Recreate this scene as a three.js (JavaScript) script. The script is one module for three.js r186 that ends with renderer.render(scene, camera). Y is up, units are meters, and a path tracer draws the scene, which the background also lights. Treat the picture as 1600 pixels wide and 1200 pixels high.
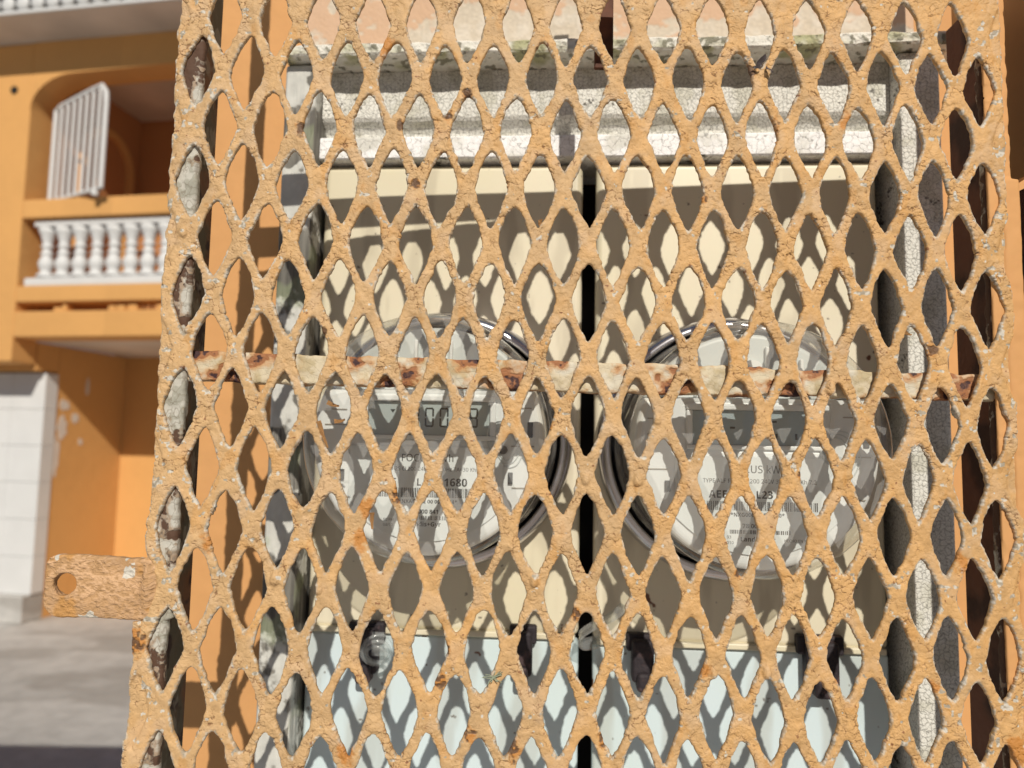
import * as THREE from 'three';
import { RoundedBoxGeometry } from 'three/addons/geometries/RoundedBoxGeometry.js';
import { mergeGeometries, mergeVertices } from 'three/addons/utils/BufferGeometryUtils.js';

// ---------------------------------------------------------------- camera, sky, sun, exposure
const W = 1024, HH = 768;
const renderer = new THREE.WebGLRenderer({ antialias: true });
renderer.setSize(W, HH);
renderer.toneMapping = THREE.LinearToneMapping;
renderer.toneMappingExposure = 1.0;
renderer.shadowMap.enabled = true;
const scene = new THREE.Scene();
const RAD = Math.PI / 180;
const camera = new THREE.PerspectiveCamera(2 * Math.atan(600 / 1110) / RAD, W / HH, 0.02, 400);
camera.position.set(-0.04656, -0.08202, 0.4);
camera.rotation.set(4.9195 * RAD, -0.5127 * RAD, 1.0192 * RAD, 'YXZ');
camera.focus = 0.405;
camera.userData.fStop = 7.2;
const SUN = new THREE.Vector3(0.15, 0.70, 1).normalize();
{                                                       // hazy bright sky: pale at the horizon, brighter around the sun
  const w = 256, h = 128, d = new Float32Array(w * h * 4), v = new THREE.Vector3();
  for (let j = 0; j < h; j++) for (let i = 0; i < w; i++) {
    const lat = ((j + 0.5) / h - 0.5) * Math.PI, lon = ((i + 0.5) / w - 0.5) * 2 * Math.PI;
    v.set(Math.cos(lat) * Math.cos(lon), Math.sin(lat), Math.cos(lat) * Math.sin(lon));
    const up = Math.max(0, v.y), k = Math.pow(1 - up, 3), c = Math.max(0, v.dot(SUN)), g = 0.35 * Math.pow(c, 8) + 0.5 * Math.pow(c, 60), o = (j * w + i) * 4;
    d[o] = 0.055 + 0.105 * k + g * 0.2; d[o + 1] = 0.085 + 0.105 * k + g * 0.2; d[o + 2] = 0.15 + 0.095 * k + g * 0.19; d[o + 3] = 1;
    if (v.y < 0) { d[o] = 0.12; d[o + 1] = 0.11; d[o + 2] = 0.1; }
  }
  const t = new THREE.DataTexture(d, w, h, THREE.RGBAFormat, THREE.FloatType);
  t.mapping = THREE.EquirectangularReflectionMapping; t.magFilter = t.minFilter = THREE.LinearFilter; t.needsUpdate = true;
  scene.background = t; scene.environment = t;
}
const sun = new THREE.DirectionalLight(new THREE.Color(1, 0.93, 0.82), 3.9);
sun.position.copy(SUN).multiplyScalar(30);
sun.target.position.set(0, 0, 0);
sun.castShadow = true;
sun.shadow.mapSize.set(4096, 4096);
Object.assign(sun.shadow.camera, { left: -9, right: 5, top: 9, bottom: -9, near: 1, far: 60 });
scene.add(sun, sun.target);

// ---------------------------------------------------------------- noise and small helpers
function rng(seed) { let s = seed | 0; return () => { s = (s + 0x6d2b79f5) | 0; let t = Math.imul(s ^ (s >>> 15), 1 | s); t = (t + Math.imul(t ^ (t >>> 7), 61 | t)) ^ t; return ((t ^ (t >>> 14)) >>> 0) / 4294967296; }; }
const PERM = new Uint8Array(512), VAL = new Float32Array(512);
{ const r = rng(11), p = [...Array(256).keys()]; for (let i = 255; i > 0; i--) { const j = Math.floor(r() * (i + 1)); [p[i], p[j]] = [p[j], p[i]]; } for (let i = 0; i < 512; i++) { PERM[i] = p[i & 255]; VAL[i] = p[(i * 7 + 3) & 255] / 127.5 - 1; } }
const sm = (t) => t * t * (3 - 2 * t), clamp = (x, a = 0, b = 1) => Math.min(b, Math.max(a, x)), mix = (a, b, t) => a + (b - a) * t, step = (a, b, x) => sm(clamp((x - a) / (b - a)));
function n3(x, y, z) {
  const X = Math.floor(x), Y = Math.floor(y), Z = Math.floor(z), u = sm(x - X), v = sm(y - Y), w = sm(z - Z);
  const a = PERM[X & 255], b = PERM[(X + 1) & 255], y0 = Y & 255, y1 = (Y + 1) & 255, z0 = Z & 255, z1 = (Z + 1) & 255;
  const aa = PERM[(a + y0) & 255], ab = PERM[(a + y1) & 255], ba = PERM[(b + y0) & 255], bb = PERM[(b + y1) & 255];
  const l0 = mix(mix(VAL[aa + z0 & 255], VAL[ba + z0 & 255], u), mix(VAL[ab + z0 & 255], VAL[bb + z0 & 255], u), v);
  const l1 = mix(mix(VAL[aa + z1 & 255], VAL[ba + z1 & 255], u), mix(VAL[ab + z1 & 255], VAL[bb + z1 & 255], u), v);
  return mix(l0, l1, w);
}
function n2(x, y, P = 256, s = 0) {
  const X = Math.floor(x), Y = Math.floor(y), u = sm(x - X), v = sm(y - Y), m = (k) => ((k % P) + P) % P;
  const x0 = m(X), x1 = m(X + 1), y0 = m(Y), y1 = m(Y + 1), h = (i, j) => VAL[PERM[(PERM[(i + s) & 255] + j) & 255]];
  return mix(mix(h(x0, y0), h(x1, y0), u), mix(h(x0, y1), h(x1, y1), u), v);
}
function fbm(x, y, P = 256, o = 4, s = 0) { let a = 0, k = 0.5; for (let i = 0; i < o; i++) { a += k * n2(x, y, P, s + i * 37); x *= 2; y *= 2; P *= 2; k *= 0.5; } return a; }
const vo = { f1: 0, f2: 0, id: 0, dx: 0, dy: 0 };
function vor(x, y, P = 256, s = 0) {
  const X = Math.floor(x), Y = Math.floor(y); let f1 = 9, f2 = 9;
  for (let j = -1; j <= 1; j++) for (let i = -1; i <= 1; i++) {
    const cx = (((X + i) % P) + P) % P, cy = (((Y + j) % P) + P) % P, h = PERM[(PERM[(cx + s) & 255] + cy) & 255];
    const px = X + i + 0.5 + 0.42 * VAL[h] - x, py = Y + j + 0.5 + 0.42 * VAL[(h + 91) & 255] - y, d = px * px + py * py;
    if (d < f1) { f2 = f1; f1 = d; vo.id = h; vo.dx = px; vo.dy = py; } else if (d < f2) f2 = d;
  }
  vo.f1 = Math.sqrt(f1); vo.f2 = Math.sqrt(f2); return vo;
}
const s8 = (c) => { c = clamp(c); return Math.round(255 * (c <= 0.0031308 ? c * 12.92 : 1.055 * Math.pow(c, 1 / 2.4) - 0.055)); };
function dataTex(data, w, h, srgb, tile) {
  const t = new THREE.DataTexture(data, w, h, THREE.RGBAFormat);
  t.wrapS = t.wrapT = THREE.RepeatWrapping; t.magFilter = THREE.LinearFilter; t.minFilter = THREE.LinearMipmapLinearFilter; t.generateMipmaps = true;
  if (srgb) t.colorSpace = THREE.SRGBColorSpace;
  if (tile) t.repeat.set(1 / tile, 1 / tile);
  t.needsUpdate = true; return t;
}
// fn(u, v) -> [r, g, b, height, roughness]; gives colour, bump and roughness maps that repeat every `tile` metres
function surface(n, tile, fn, opts = {}) {
  const c = new Uint8Array(n * n * 4), b = new Uint8Array(n * n * 4); let rough = 0;
  for (let j = 0, k = 0; j < n; j++) for (let i = 0; i < n; i++, k += 4) {
    const o = fn((i + 0.5) / n, (j + 0.5) / n);
    c[k] = s8(o[0]); c[k + 1] = s8(o[1]); c[k + 2] = s8(o[2]); c[k + 3] = 255;
    const h = Math.round(255 * clamp(o[3])); b[k] = b[k + 1] = b[k + 2] = h; b[k + 3] = 255;
    rough += clamp(o[4] ?? 0.8);
  }
  const m = new THREE.MeshPhysicalMaterial({ map: dataTex(c, n, n, true, tile), bumpMap: dataTex(b, n, n, false, tile), bumpScale: opts.bump ?? 0.0005, roughness: rough / (n * n), metalness: opts.metal ?? 0 });
  return m;
}
const lerp3 = (a, b, t) => [mix(a[0], b[0], t), mix(a[1], b[1], t), mix(a[2], b[2], t)];
const plain = (r, g, b, roughness = 0.6, extra = {}) => new THREE.MeshPhysicalMaterial({ color: new THREE.Color().setRGB(r, g, b), roughness, ...extra });

// ---------------------------------------------------------------- geometry helpers
function uvm(g, off = [0, 0]) {                       // uv in metres from the dominant axis of each face
  g = g.index ? g.toNonIndexed() : g;
  const p = g.attributes.position, uv = new Float32Array(p.count * 2), a = new THREE.Vector3(), b = new THREE.Vector3(), c = new THREE.Vector3();
  for (let i = 0; i < p.count; i += 3) {
    a.fromBufferAttribute(p, i); b.fromBufferAttribute(p, i + 1); c.fromBufferAttribute(p, i + 2);
    const n = b.clone().sub(a).cross(c.clone().sub(a)), x = Math.abs(n.x), y = Math.abs(n.y), z = Math.abs(n.z);
    [a, b, c].forEach((q, k) => { const w = z >= x && z >= y ? [q.x, q.y] : x >= y ? [q.z, q.y] : [q.x, q.z]; uv[(i + k) * 2] = w[0] + off[0]; uv[(i + k) * 2 + 1] = w[1] + off[1]; });
  }
  g.setAttribute('uv', new THREE.BufferAttribute(uv, 2)); return g;
}
function box(x0, x1, y0, y1, z0, z1, r = 0.001) {     // bevelled box from its corners
  const w = x1 - x0, h = y1 - y0, d = z1 - z0, g = new RoundedBoxGeometry(w, h, d, 2, Math.min(r, w / 2.1, h / 2.1, d / 2.1));
  g.translate((x0 + x1) / 2, (y0 + y1) / 2, (z0 + z1) / 2); return g;
}
const used = new Map();
function numbered(n) { const k = used.get(n) ?? 0; used.set(n, k + 1); return k ? n + '_' + String(k).padStart(3, '0') : n; }
// a thing: its frame is (origin, turn); `base` is the thing's base in that frame; geometries are given in frame coordinates
const WORLD = { o: new THREE.Vector3(), turn: 0 }, WALL = { o: new THREE.Vector3(0, 0, -0.14), turn: -4.5 * RAD }, HOUSE = { o: new THREE.Vector3(-4.0143, 0, -6.5645), turn: -10 * RAD };
function thing(name, label, category, frame, base, group) {
  const t = new THREE.Group(); t.name = numbered(name); t.rotation.y = frame.turn;
  t.position.copy(new THREE.Vector3(...base).applyAxisAngle(new THREE.Vector3(0, 1, 0), frame.turn).add(frame.o));
  t.userData = { label, category }; if (group) t.userData.group = group;
  t.userData.label = label; t.base = base; scene.add(t); return t;
}
function part(t, name, g, m, label, parent) {
  if (Array.isArray(g)) g = mergeGeometries(g.map((q) => { q = q.index ? q.toNonIndexed() : q; for (const k of Object.keys(q.attributes)) if (!['position', 'normal', 'uv'].includes(k)) q.deleteAttribute(k); return q; }));
  const o = new THREE.Mesh(g, m); o.name = name; o.castShadow = o.receiveShadow = true;
  if (label) o.userData.label = label;
  if (parent) { parent.add(o); } else { g.translate(-t.base[0], -t.base[1], -t.base[2]); t.add(o); }
  return o;
}
function structure(name, g, m) { const o = new THREE.Mesh(g, m); o.name = name; o.userData.kind = 'structure'; o.castShadow = o.receiveShadow = true; scene.add(o); return o; }

// naive surface nets of a field sampled on a grid (negative inside), millimetres in, metres out
function surfaceNet(F, nx, ny, nz, x0, y0, z0, r) {
  const id = new Int32Array(nx * ny * nz).fill(-1), pos = [], idx = [], sx = 1, sy = nx, sz = nx * ny;
  const corner = [0, sx, sy, sx + sy, sz, sz + sx, sz + sy, sz + sx + sy], E = [[0, 1], [2, 3], [4, 5], [6, 7], [0, 2], [1, 3], [4, 6], [5, 7], [0, 4], [1, 5], [2, 6], [3, 7]];
  let n = 0;
  for (let k = 0; k < nz - 1; k++) for (let j = 0; j < ny - 1; j++) for (let i = 0; i < nx - 1; i++) {
    const c = i + j * sy + k * sz; let inside = 0;
    for (let q = 0; q < 8; q++) if (F[c + corner[q]] < 0) inside++;
    if (inside === 0 || inside === 8) continue;
    let x = 0, y = 0, z = 0, m = 0;
    for (const [a, b] of E) {
      const fa = F[c + corner[a]], fb = F[c + corner[b]];
      if ((fa < 0) === (fb < 0)) continue;
      const t = fa / (fa - fb);
      x += mix(a & 1, b & 1, t); y += mix((a >> 1) & 1, (b >> 1) & 1, t); z += mix((a >> 2) & 1, (b >> 2) & 1, t); m++;
    }
    id[c] = n++; pos.push((x0 + (i + x / m) * r) / 1000, (y0 + (j + y / m) * r) / 1000, (z0 + (k + z / m) * r) / 1000);
  }
  const quad = (a, b, c, d, flip) => { a = id[a]; b = id[b]; c = id[c]; d = id[d]; if (a < 0 || b < 0 || c < 0 || d < 0) return; if (flip) idx.push(a, c, b, a, d, c); else idx.push(a, b, c, a, c, d); };
  for (let k = 1; k < nz - 1; k++) for (let j = 1; j < ny - 1; j++) for (let i = 1; i < nx - 1; i++) {
    const c = i + j * sy + k * sz, f = F[c] < 0;
    if (f !== F[c + sx] < 0) quad(c - sy - sz, c - sz, c, c - sy, !f);
    if (f !== F[c + sy] < 0) quad(c - sx - sz, c - sx, c, c - sz, !f);
    if (f !== F[c + sz] < 0) quad(c - sx - sy, c - sy, c, c - sx, !f);
  }
  const g = new THREE.BufferGeometry();
  g.setAttribute('position', new THREE.BufferAttribute(new Float32Array(pos), 3)); g.setIndex(idx); g.computeVertexNormals(); return g;
}
function sdfMesh(b, r, f) {                            // b = [x0, x1, y0, y1, z0, z1] in mm
  const nx = Math.ceil((b[1] - b[0]) / r) + 1, ny = Math.ceil((b[3] - b[2]) / r) + 1, nz = Math.ceil((b[5] - b[4]) / r) + 1, F = new Float32Array(nx * ny * nz);
  for (let k = 0, q = 0; k < nz; k++) for (let j = 0; j < ny; j++) for (let i = 0; i < nx; i++, q++) F[q] = f(b[0] + i * r, b[2] + j * r, b[4] + k * r);
  return surfaceNet(F, nx, ny, nz, b[0], b[2], b[4], r);
}
const sdBox = (x, y, z, cx, cy, cz, hx, hy, hz, r) => { const a = Math.abs(x - cx) - hx + r, b = Math.abs(y - cy) - hy + r, c = Math.abs(z - cz) - hz + r; return Math.min(Math.max(a, b, c), 0) + Math.hypot(Math.max(a, 0), Math.max(b, 0), Math.max(c, 0)) - r; };
const planarUV = (g, fx, fy) => { const p = g.attributes.position, uv = new Float32Array(p.count * 2); for (let i = 0; i < p.count; i++) { uv[2 * i] = fx(p.getX(i), p.getY(i), p.getZ(i)); uv[2 * i + 1] = fy(p.getX(i), p.getY(i), p.getZ(i)); } g.setAttribute('uv', new THREE.BufferAttribute(uv, 2)); return g; };

// ================================================================ THE CAGE: expanded metal sheet
const A2 = 28.582 / 2, B2 = 65.258 / 2, HW = 8.8, HHH = 21.5;      // half pitches, half size of an opening (mm)
const CTRL = [[-16, -4, 2, 4.4], [-16, -2, 1.2, 5], [-16, 0, -2.8, 1.3], [-16, 2, -.2, 7.4], [-16, 4, .2, -5.3], [-16, 6, 2.2, .9], [-14, 0, -1, -3.2], [-12, 0, -2.3, -4.7], [-10, 0, -.7, .9], [-8, 0, -3.2, -3.6], [-6, 0, -2.8, -2], [-4, 0, -1, -.5], [-2, 0, -.3, 1], [0, 0, -.2, .1], [2, 0, 1.3, -.9], [4, 0, 1.2, .6], [6, 0, -.5, 2.1], [8, 0, 2.2, -1.3], [10, 0, 5.9, .2], [12, 0, 2.4, 1.7], [14, 0, 1.8, 2.2], [16, 0, -2.9, 1.7],
  [16, -4, -1.5, -.5], [16, -2, -.8, -1.2], [16, 2, -.7, -10.5], [16, 4, -2.4, 5.2], [16, 6, -3.9, 1.1], [0, -4, 1.2, 2], [0, 2, .3, 3], [0, 4, -.3, -.5], [0, 6, -1.9, 3.3], [-1, -1, 2.3, -4.6], [1, -1, 1.8, 0], [-1, 1, .2, -1.6], [1, 1, .8, -.1], [3, 1, 2.8, -3.6]];
const holes = new Map();
{
  const r = rng(5);
  for (let v = -9; v <= 9; v++) for (let u = -18; u <= 18; u++) {
    if ((u + v) & 1) continue;
    let sx = 0, sy = 0, sw = 0.35;
    for (const [cu, cv, ex, ey] of CTRL) { const d = (u - cu) ** 2 / 6 + (v - cv) ** 2 / 1.5, w = Math.exp(-d); sx += w * ex; sy += w * ey; sw += w; }
    const jx = (r() - 0.5) * 1.1, jy = (r() - 0.5) * 2.4, big = Math.min(1, Math.abs(sw - 0.35));
    holes.set(u + ',' + v, { x: u * A2 - sx / sw / 2.775 + jx * (1 - 0.7 * big), y: -v * B2 + sy / sw / 2.775 + jy * (1 - 0.7 * big), w: HW * (0.96 + 0.1 * r()), h: HHH * (0.95 + 0.09 * r()), nt: 1.26 + 0.22 * r(), nb: 1.13 + 0.11 * r(), edge: Math.abs(u) >= 17, lean: (r() - 0.5) * 0.08 });
  }
}
const SH = { d: 0, edge: 9, ty: 0 };
function sheet2D(x, y) {                                // distance to the nearest opening (positive in metal); SH.edge: to a filled edge opening
  const u0 = Math.round(x / A2), v0 = Math.round(-y / B2); SH.d = 99; SH.edge = 99; SH.ty = 0;
  for (let v = v0 - 1; v <= v0 + 1; v++) for (let u = u0 - 2; u <= u0 + 2; u++) {
    if ((u + v) & 1) continue;
    const h = holes.get(u + ',' + v); if (!h || v < -5) continue;
    const oy = y - h.y, dx = Math.abs(x - h.x - h.lean * oy) / h.w, dy = Math.abs(oy) / h.h, n = oy > 0 ? h.nt : h.nb;
    if (dx > 3 || dy > 2) continue;
    const pa = Math.pow(dx + 1e-6, n), pb = Math.pow(dy + 1e-6, n), f = Math.pow(pa + pb, 1 / n), s = f / (pa + pb);
    const gx = s * pa / (dx + 1e-6) / h.w, gy = s * pb / (dy + 1e-6) / h.h, d = (f - 1) / Math.hypot(gx, gy);
    if (h.edge) SH.edge = Math.min(SH.edge, d); else if (d < SH.d) { SH.d = d; SH.ty = oy / h.h; }
  }
  return SH;
}
const X0 = -256, X1 = 256, Y0 = -312, Y1 = 213, RES = 0.72;
const leftEdge = (y) => (y < -181 ? -247.5 : -242.3) + 1.1 * n2(y / 9, 3.3) + 0.5 * n2(y / 3, 8.1) + (y < -243 ? -1.2 : 0), rightEdge = (y) => 243.6 + 1.2 * n2(y / 11, 17.3) + 0.5 * n2(y / 3.1, 1.7);
// paint relief: plates of alligatored paint with curled rims, cracks between them (mm), over the whole sheet
const TN = 1536, relief = new Float32Array(TN * TN), crack = new Float32Array(TN * TN);
for (let j = 0, k = 0; j < TN; j++) for (let i = 0; i < TN; i++, k++) {
  const x = X0 + (i + 0.5) / TN * (X1 - X0), y = Y0 + (j + 0.5) / TN * (Y1 - Y0);
  const wx = 1.3 * n2(x / 2.6, y / 2.6, 256, 7) + 0.5 * n2(x / 0.9, y / 0.9, 256, 3), wy = 1.1 * n2(x / 2.6, y / 2.6, 256, 77) + 0.4 * n2(x / 0.9, y / 0.9, 256, 31);
  const o = vor((x + wx) / 5.2, (y + wy) / 3.6, 256, 5), e = o.f2 - o.f1, tiltd = 0.35 * VAL[o.id] + 0.5 * o.dy * (0.4 + 0.6 * VAL[(o.id + 40) & 255]);
  const amt = step(-0.35, 0.35, fbm(x / 16, y / 16, 256, 3, 60));
  const open = step(-0.1, 0.35, VAL[(o.id + 17) & 255] * 0.25 + n2(x / 4.5, y / 4.5, 256, 91) - 0.05), c1 = (1 - step(0.02, 0.1, e)) * open;
  const p = vor((x + 2 * wx) / 2.3, (y + 2 * wy) / 1.7, 256, 55), e2 = p.f2 - p.f1, c2 = (1 - step(0.02, 0.14, e2)) * step(0.2, 0.6, n2(x / 4, y / 4, 256, 23));
  crack[k] = clamp(c1 * (0.35 + 0.65 * amt) + 0.55 * c2 * amt);
  const calm = 0.5 + 0.5 * step(-0.3, 0.25, fbm(x / 40, y / 40, 256, 3, 230) - 0.25 * step(90, 230, x));
  relief[k] = 0.4 * calm * tiltd * (0.3 + 0.7 * amt) + 0.14 * VAL[p.id] * amt - 0.5 * crack[k] + 0.22 * fbm(x / 2.6, y / 2.6, 256, 2, 9) + 0.04 * n2(x / 0.55, y / 0.55, 256, 71) + 0.26 * calm * (1 - Math.abs(n2((x + 3 * wx) / 3.2, (y + 3 * wy) / 1.3, 256, 44)) * 2);
}
const reliefAt = (x, y) => { const i = clamp(Math.round((x - X0) / (X1 - X0) * TN - 0.5), 0, TN - 1), j = clamp(Math.round((y - Y0) / (Y1 - Y0) * TN - 0.5), 0, TN - 1); return relief[j * TN + i]; };
const DRIPS = [[-1, -101, 3], [28, -101, 3.4], [99, -204, 3.2], [-98, -158.5, 3], [39, -67, 2.8], [-171, -158, 3.4], [-147, -163, 3], [-29, -157, 3.2], [137, -48, 3.6], [-205, -122, 3], [-162, -82, 2.8], [70, -205, 2.6], [150, 20, 2.5], [208, -60, 3], [-226, -20, 3.2], [-232, 35, 3]];
const nX = Math.ceil((X1 - X0) / RES) + 1, nY = Math.ceil((Y1 - Y0) / RES) + 1, D2 = new Float32Array(nX * nY), TY = new Float32Array(nX * nY), DENT = new Float32Array(nX * nY);
for (let j = 0, k = 0; j < nY; j++) for (let i = 0; i < nX; i++, k++) {
  const x = X0 + i * RES, y = Y0 + j * RES, s = sheet2D(x, y), rag = 0.32 * n2(x / 2.4, y / 2.4, 256, 14) + 0.18 * n2(x / 1.1, y / 1.1, 256, 15) + 0.5 * n2(x / 7, y / 7, 256, 16);
  D2[k] = Math.min(Math.max(s.d + rag - 0.56, y - 178 - 0.025 * (x + 240)), x - leftEdge(y), rightEdge(y) - x, (x < -190 ? 184 : x < 5 ? mix(184, 196.5, (x + 190) / 195) : 197) + 0.5 * n2(x / 6, 2.2) - y, y - Y0 - 3); TY[k] = s.ty; DENT[k] = s.edge;
}
{
  const Z0 = -3.7, nZ = 12, F = new Float32Array(nX * nY * nZ), hz = 1.75, r = 1.25;
  for (let k = 0, q = 0; k < nZ; k++) { const z = Z0 + k * RES;
    for (let j = 0, m = 0; j < nY; j++) for (let i = 0; i < nX; i++, q++, m++) {
      const d2 = D2[m];
      if (d2 < -2.5) { F[q] = 3; continue; }
      const x = X0 + i * RES, y = Y0 + j * RES;
      let zz = z, h = hz + 0.25 * n2(x / 14, y / 14, 256, 2);
      if (DENT[m] < 0 && z > 0) h -= 1.9 * step(0, 3, -DENT[m]);
      const a = r - d2, b = Math.abs(zz) - h + r;
      let f = Math.min(Math.max(a, b), 0) + Math.hypot(Math.max(a, 0), Math.max(b, 0)) - r;
      if (Math.abs(f) < 1.8) {
        f -= 0.42 * n3(x / 6.5, y / 6.5, z / 5 + 9) + 0.22 * n3(x / 2.7, y / 2.7, z / 2.7) + 0.08 * n3(x / 1.25, y / 1.25, z / 1.25 + 4) + (z > -1 ? 0.8 * reliefAt(x, y) : 0);
      }
      F[q] = f;
    } }
  for (const [dx, dy, s] of DRIPS) {                     // blobs of paint that ran and dried
    const i0 = Math.floor((dx - 8 - X0) / RES), j0 = Math.floor((dy - 10 - Y0) / RES);
    for (let k = 0; k < nZ; k++) for (let j = j0; j < j0 + 28; j++) for (let i = i0; i < i0 + 22; i++) {
      if (i < 0 || j < 0 || i >= nX || j >= nY) continue;
      const x = X0 + i * RES - dx, y = Y0 + j * RES - dy, z = Z0 + k * RES - 0.9, q = i + j * nX + k * nX * nY, up = y > 0 ? y * 0.55 : y, f = Math.hypot(x * 1.1, up, z * 1.05) - s * 0.95, t = D2[i + j * nX] < -1 ? 0 : clamp(0.5 + 0.5 * (F[q] - f) / 0.7);
      F[q] = mix(F[q], f, t) - 0.7 * t * (1 - t);
    }
  }
  var sheetGeo = surfaceNet(F, nX, nY, nZ, X0, Y0, Z0, RES);
}
function wrapUV(g, z0 = 1.5) {                           // planar in front, folded round onto the sides
  const p = g.attributes.position, n = g.attributes.normal, uv = new Float32Array(p.count * 2);
  for (let i = 0; i < p.count; i++) { const s = clamp(z0 - p.getZ(i) * 1000, 0, 6) * 0.6; uv[2 * i] = (p.getX(i) * 1000 - n.getX(i) * s - X0) / (X1 - X0); uv[2 * i + 1] = (p.getY(i) * 1000 - n.getY(i) * s - Y0) / (Y1 - Y0); }
  g.setAttribute('uv', new THREE.BufferAttribute(uv, 2)); return g;
}
wrapUV(sheetGeo);
const RUST = [[-62, -239, 5, 1], [-38, -246, 6, 1], [-79, -210, 4.5, 1], [-76, -194, 4, 2], [65, -203, 4, 0], [-6, -173, 4, 1], [-123, -118, 6, 0], [-106, -110, 5, 1], [-125, -136, 6, 0], [93, 140, 6, 2], [-101, 66, 4, 2], [-110, 102, 4, 2], [-72, 122, 4, 2], [-83, 107, 4, 2], [-168, 98, 5, 2], [106, 104, 6, 1], [172, -76, 4, 1], [139, -206, 4, 0], [208, -143, 6, 0], [196, -23, 5, 2], [-129, -250, 6, 0], [190, -209, 5, 0], [-208, -138, 6, 0], [-245, -192, 8, 1], [234, -242, 8, 0], [-112, -136, 5, 0], [-58, 132, 9, 0], [-120, 148, 7, 0], [150, 110, 6, 0], [-30, 58, 6, 0], [30, -205, 4, 0], [-46, -108, 3, 2], [52, -66, 3, 2], [120, -96, 3.5, 1], [-150, -20, 3.5, 2], [-132, 36, 3, 2], [20, 96, 3, 2], [66, 62, 3, 1], [146, 64, 3.5, 2], [-22, -70, 3, 1], [84, -150, 3.5, 1], [158, -146, 4, 2], [-172, -214, 4, 1], [-30, 150, 4, 2], [180, 40, 4, 1], [-200, 60, 3, 2], [10, -240, 4, 1]];
function paintMaterial() {
  const c = new Uint8Array(TN * TN * 4), b = new Uint8Array(TN * TN * 4);
  for (let j = 0, k = 0, q = 0; j < TN; j++) for (let i = 0; i < TN; i++, k++, q += 4) {
    const x = X0 + (i + 0.5) / TN * (X1 - X0), y = Y0 + (j + 0.5) / TN * (Y1 - Y0);
    const gi = clamp(Math.round((x - X0) / RES), 0, nX - 1), gj = clamp(Math.round((y - Y0) / RES), 0, nY - 1), d = D2[gj * nX + gi], ty = TY[gj * nX + gi];
    const t1 = fbm(x / 30, y / 30, 256, 4, 21), t2 = fbm(x / 5, y / 5, 256, 3, 41), t3 = n2(x / 0.7, y / 0.7, 256, 8);
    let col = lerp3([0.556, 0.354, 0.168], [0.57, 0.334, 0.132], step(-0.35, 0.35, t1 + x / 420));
    const v = 1 + 0.2 * t2 + 0.07 * t3 + 0.1 * t1; col = col.map((p) => p * v);
    col = lerp3(col, [0.54, 0.26, 0.06], 0.4 * step(0.25, 0.5, fbm(x / 9, y / 13, 256, 4, 88)));       // ochre staining
    col = lerp3(col, [0.61, 0.43, 0.27], 0.35 * step(0.1, 0.45, fbm(x / 12, y / 12, 256, 4, 133)));        // chalky paint
    col = lerp3(col, [0.2, 0.085, 0.032], 0.75 * step(0.2, 0.8, crack[k]));
    // bare primer and old white paint along the rims of the openings
    const zone = 0.3 * step(120, 235, x) + 0.28 * step(-150, -240, x) + 0.14 * step(-0.75, -1.05, ty), chip = fbm(x / 4.2, y / 4.2, 256, 4, 150) + zone - 0.16;
    const rim = step(0.02, 0.2, chip) * step(1.5, 0.1, d + 0.6 * n2(x / 1.2, y / 1.2, 256, 19)), fleck = step(0.4, 0.46, fbm(x / 4, y / 4, 256, 3, 170) + zone * 0.5 - 0.1);
    const lip = 0.75 * step(0.95, 0.15, d + 0.35 * n2(x / 1.5, y / 1.5, 256, 119)) * step(-0.25, 0.25, fbm(x / 9, y / 9, 256, 3, 181) + zone), w = Math.max(rim, fleck, lip), wc = lerp3([0.6, 0.57, 0.5], [0.33, 0.3, 0.24], step(-0.3, 0.4, n2(x / 1.3, y / 1.3, 256, 33)));
    col = lerp3(col, wc, 0.9 * w);
    let rust = 0;
    for (const [rx, ry, rr, kind] of RUST) {
      const dd = Math.hypot(x - rx, (y - ry) * 0.8) / rr; if (dd > 1.5) continue;
      const f = step(0.95, 0.35, dd + 0.7 * fbm(x / 3, y / 3, 256, 3, 200)); if (f <= 0) continue;
      const core = step(0.15, 0.5, f * (kind / 2) + 0.6 * n2(x / 1.6, y / 1.6, 256, 61) - 0.15);
      col = lerp3(col, lerp3([0.5, 0.2, 0.035], [0.07, 0.025, 0.012], core * Math.min(1, kind)), 0.85 * f); rust = Math.max(rust, f * core);
    }
    const fl = step(0.66, 0.74, fbm(x / 3.2, y / 3.2, 256, 4, 240) + 0.1); col = lerp3(col, [0.2, 0.07, 0.025], 0.8 * fl);
    c[q] = s8(col[0]); c[q + 1] = s8(col[1]); c[q + 2] = s8(col[2]); c[q + 3] = 255;
    const hgt = clamp(0.5 + 0.42 * relief[k] - 0.06 * w - 0.35 * rust); b[q] = b[q + 1] = b[q + 2] = Math.round(255 * hgt); b[q + 3] = 255;
  }
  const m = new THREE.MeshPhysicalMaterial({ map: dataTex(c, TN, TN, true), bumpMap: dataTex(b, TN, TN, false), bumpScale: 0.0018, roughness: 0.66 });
  return m;
}
const M = { paint: paintMaterial() };

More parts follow.
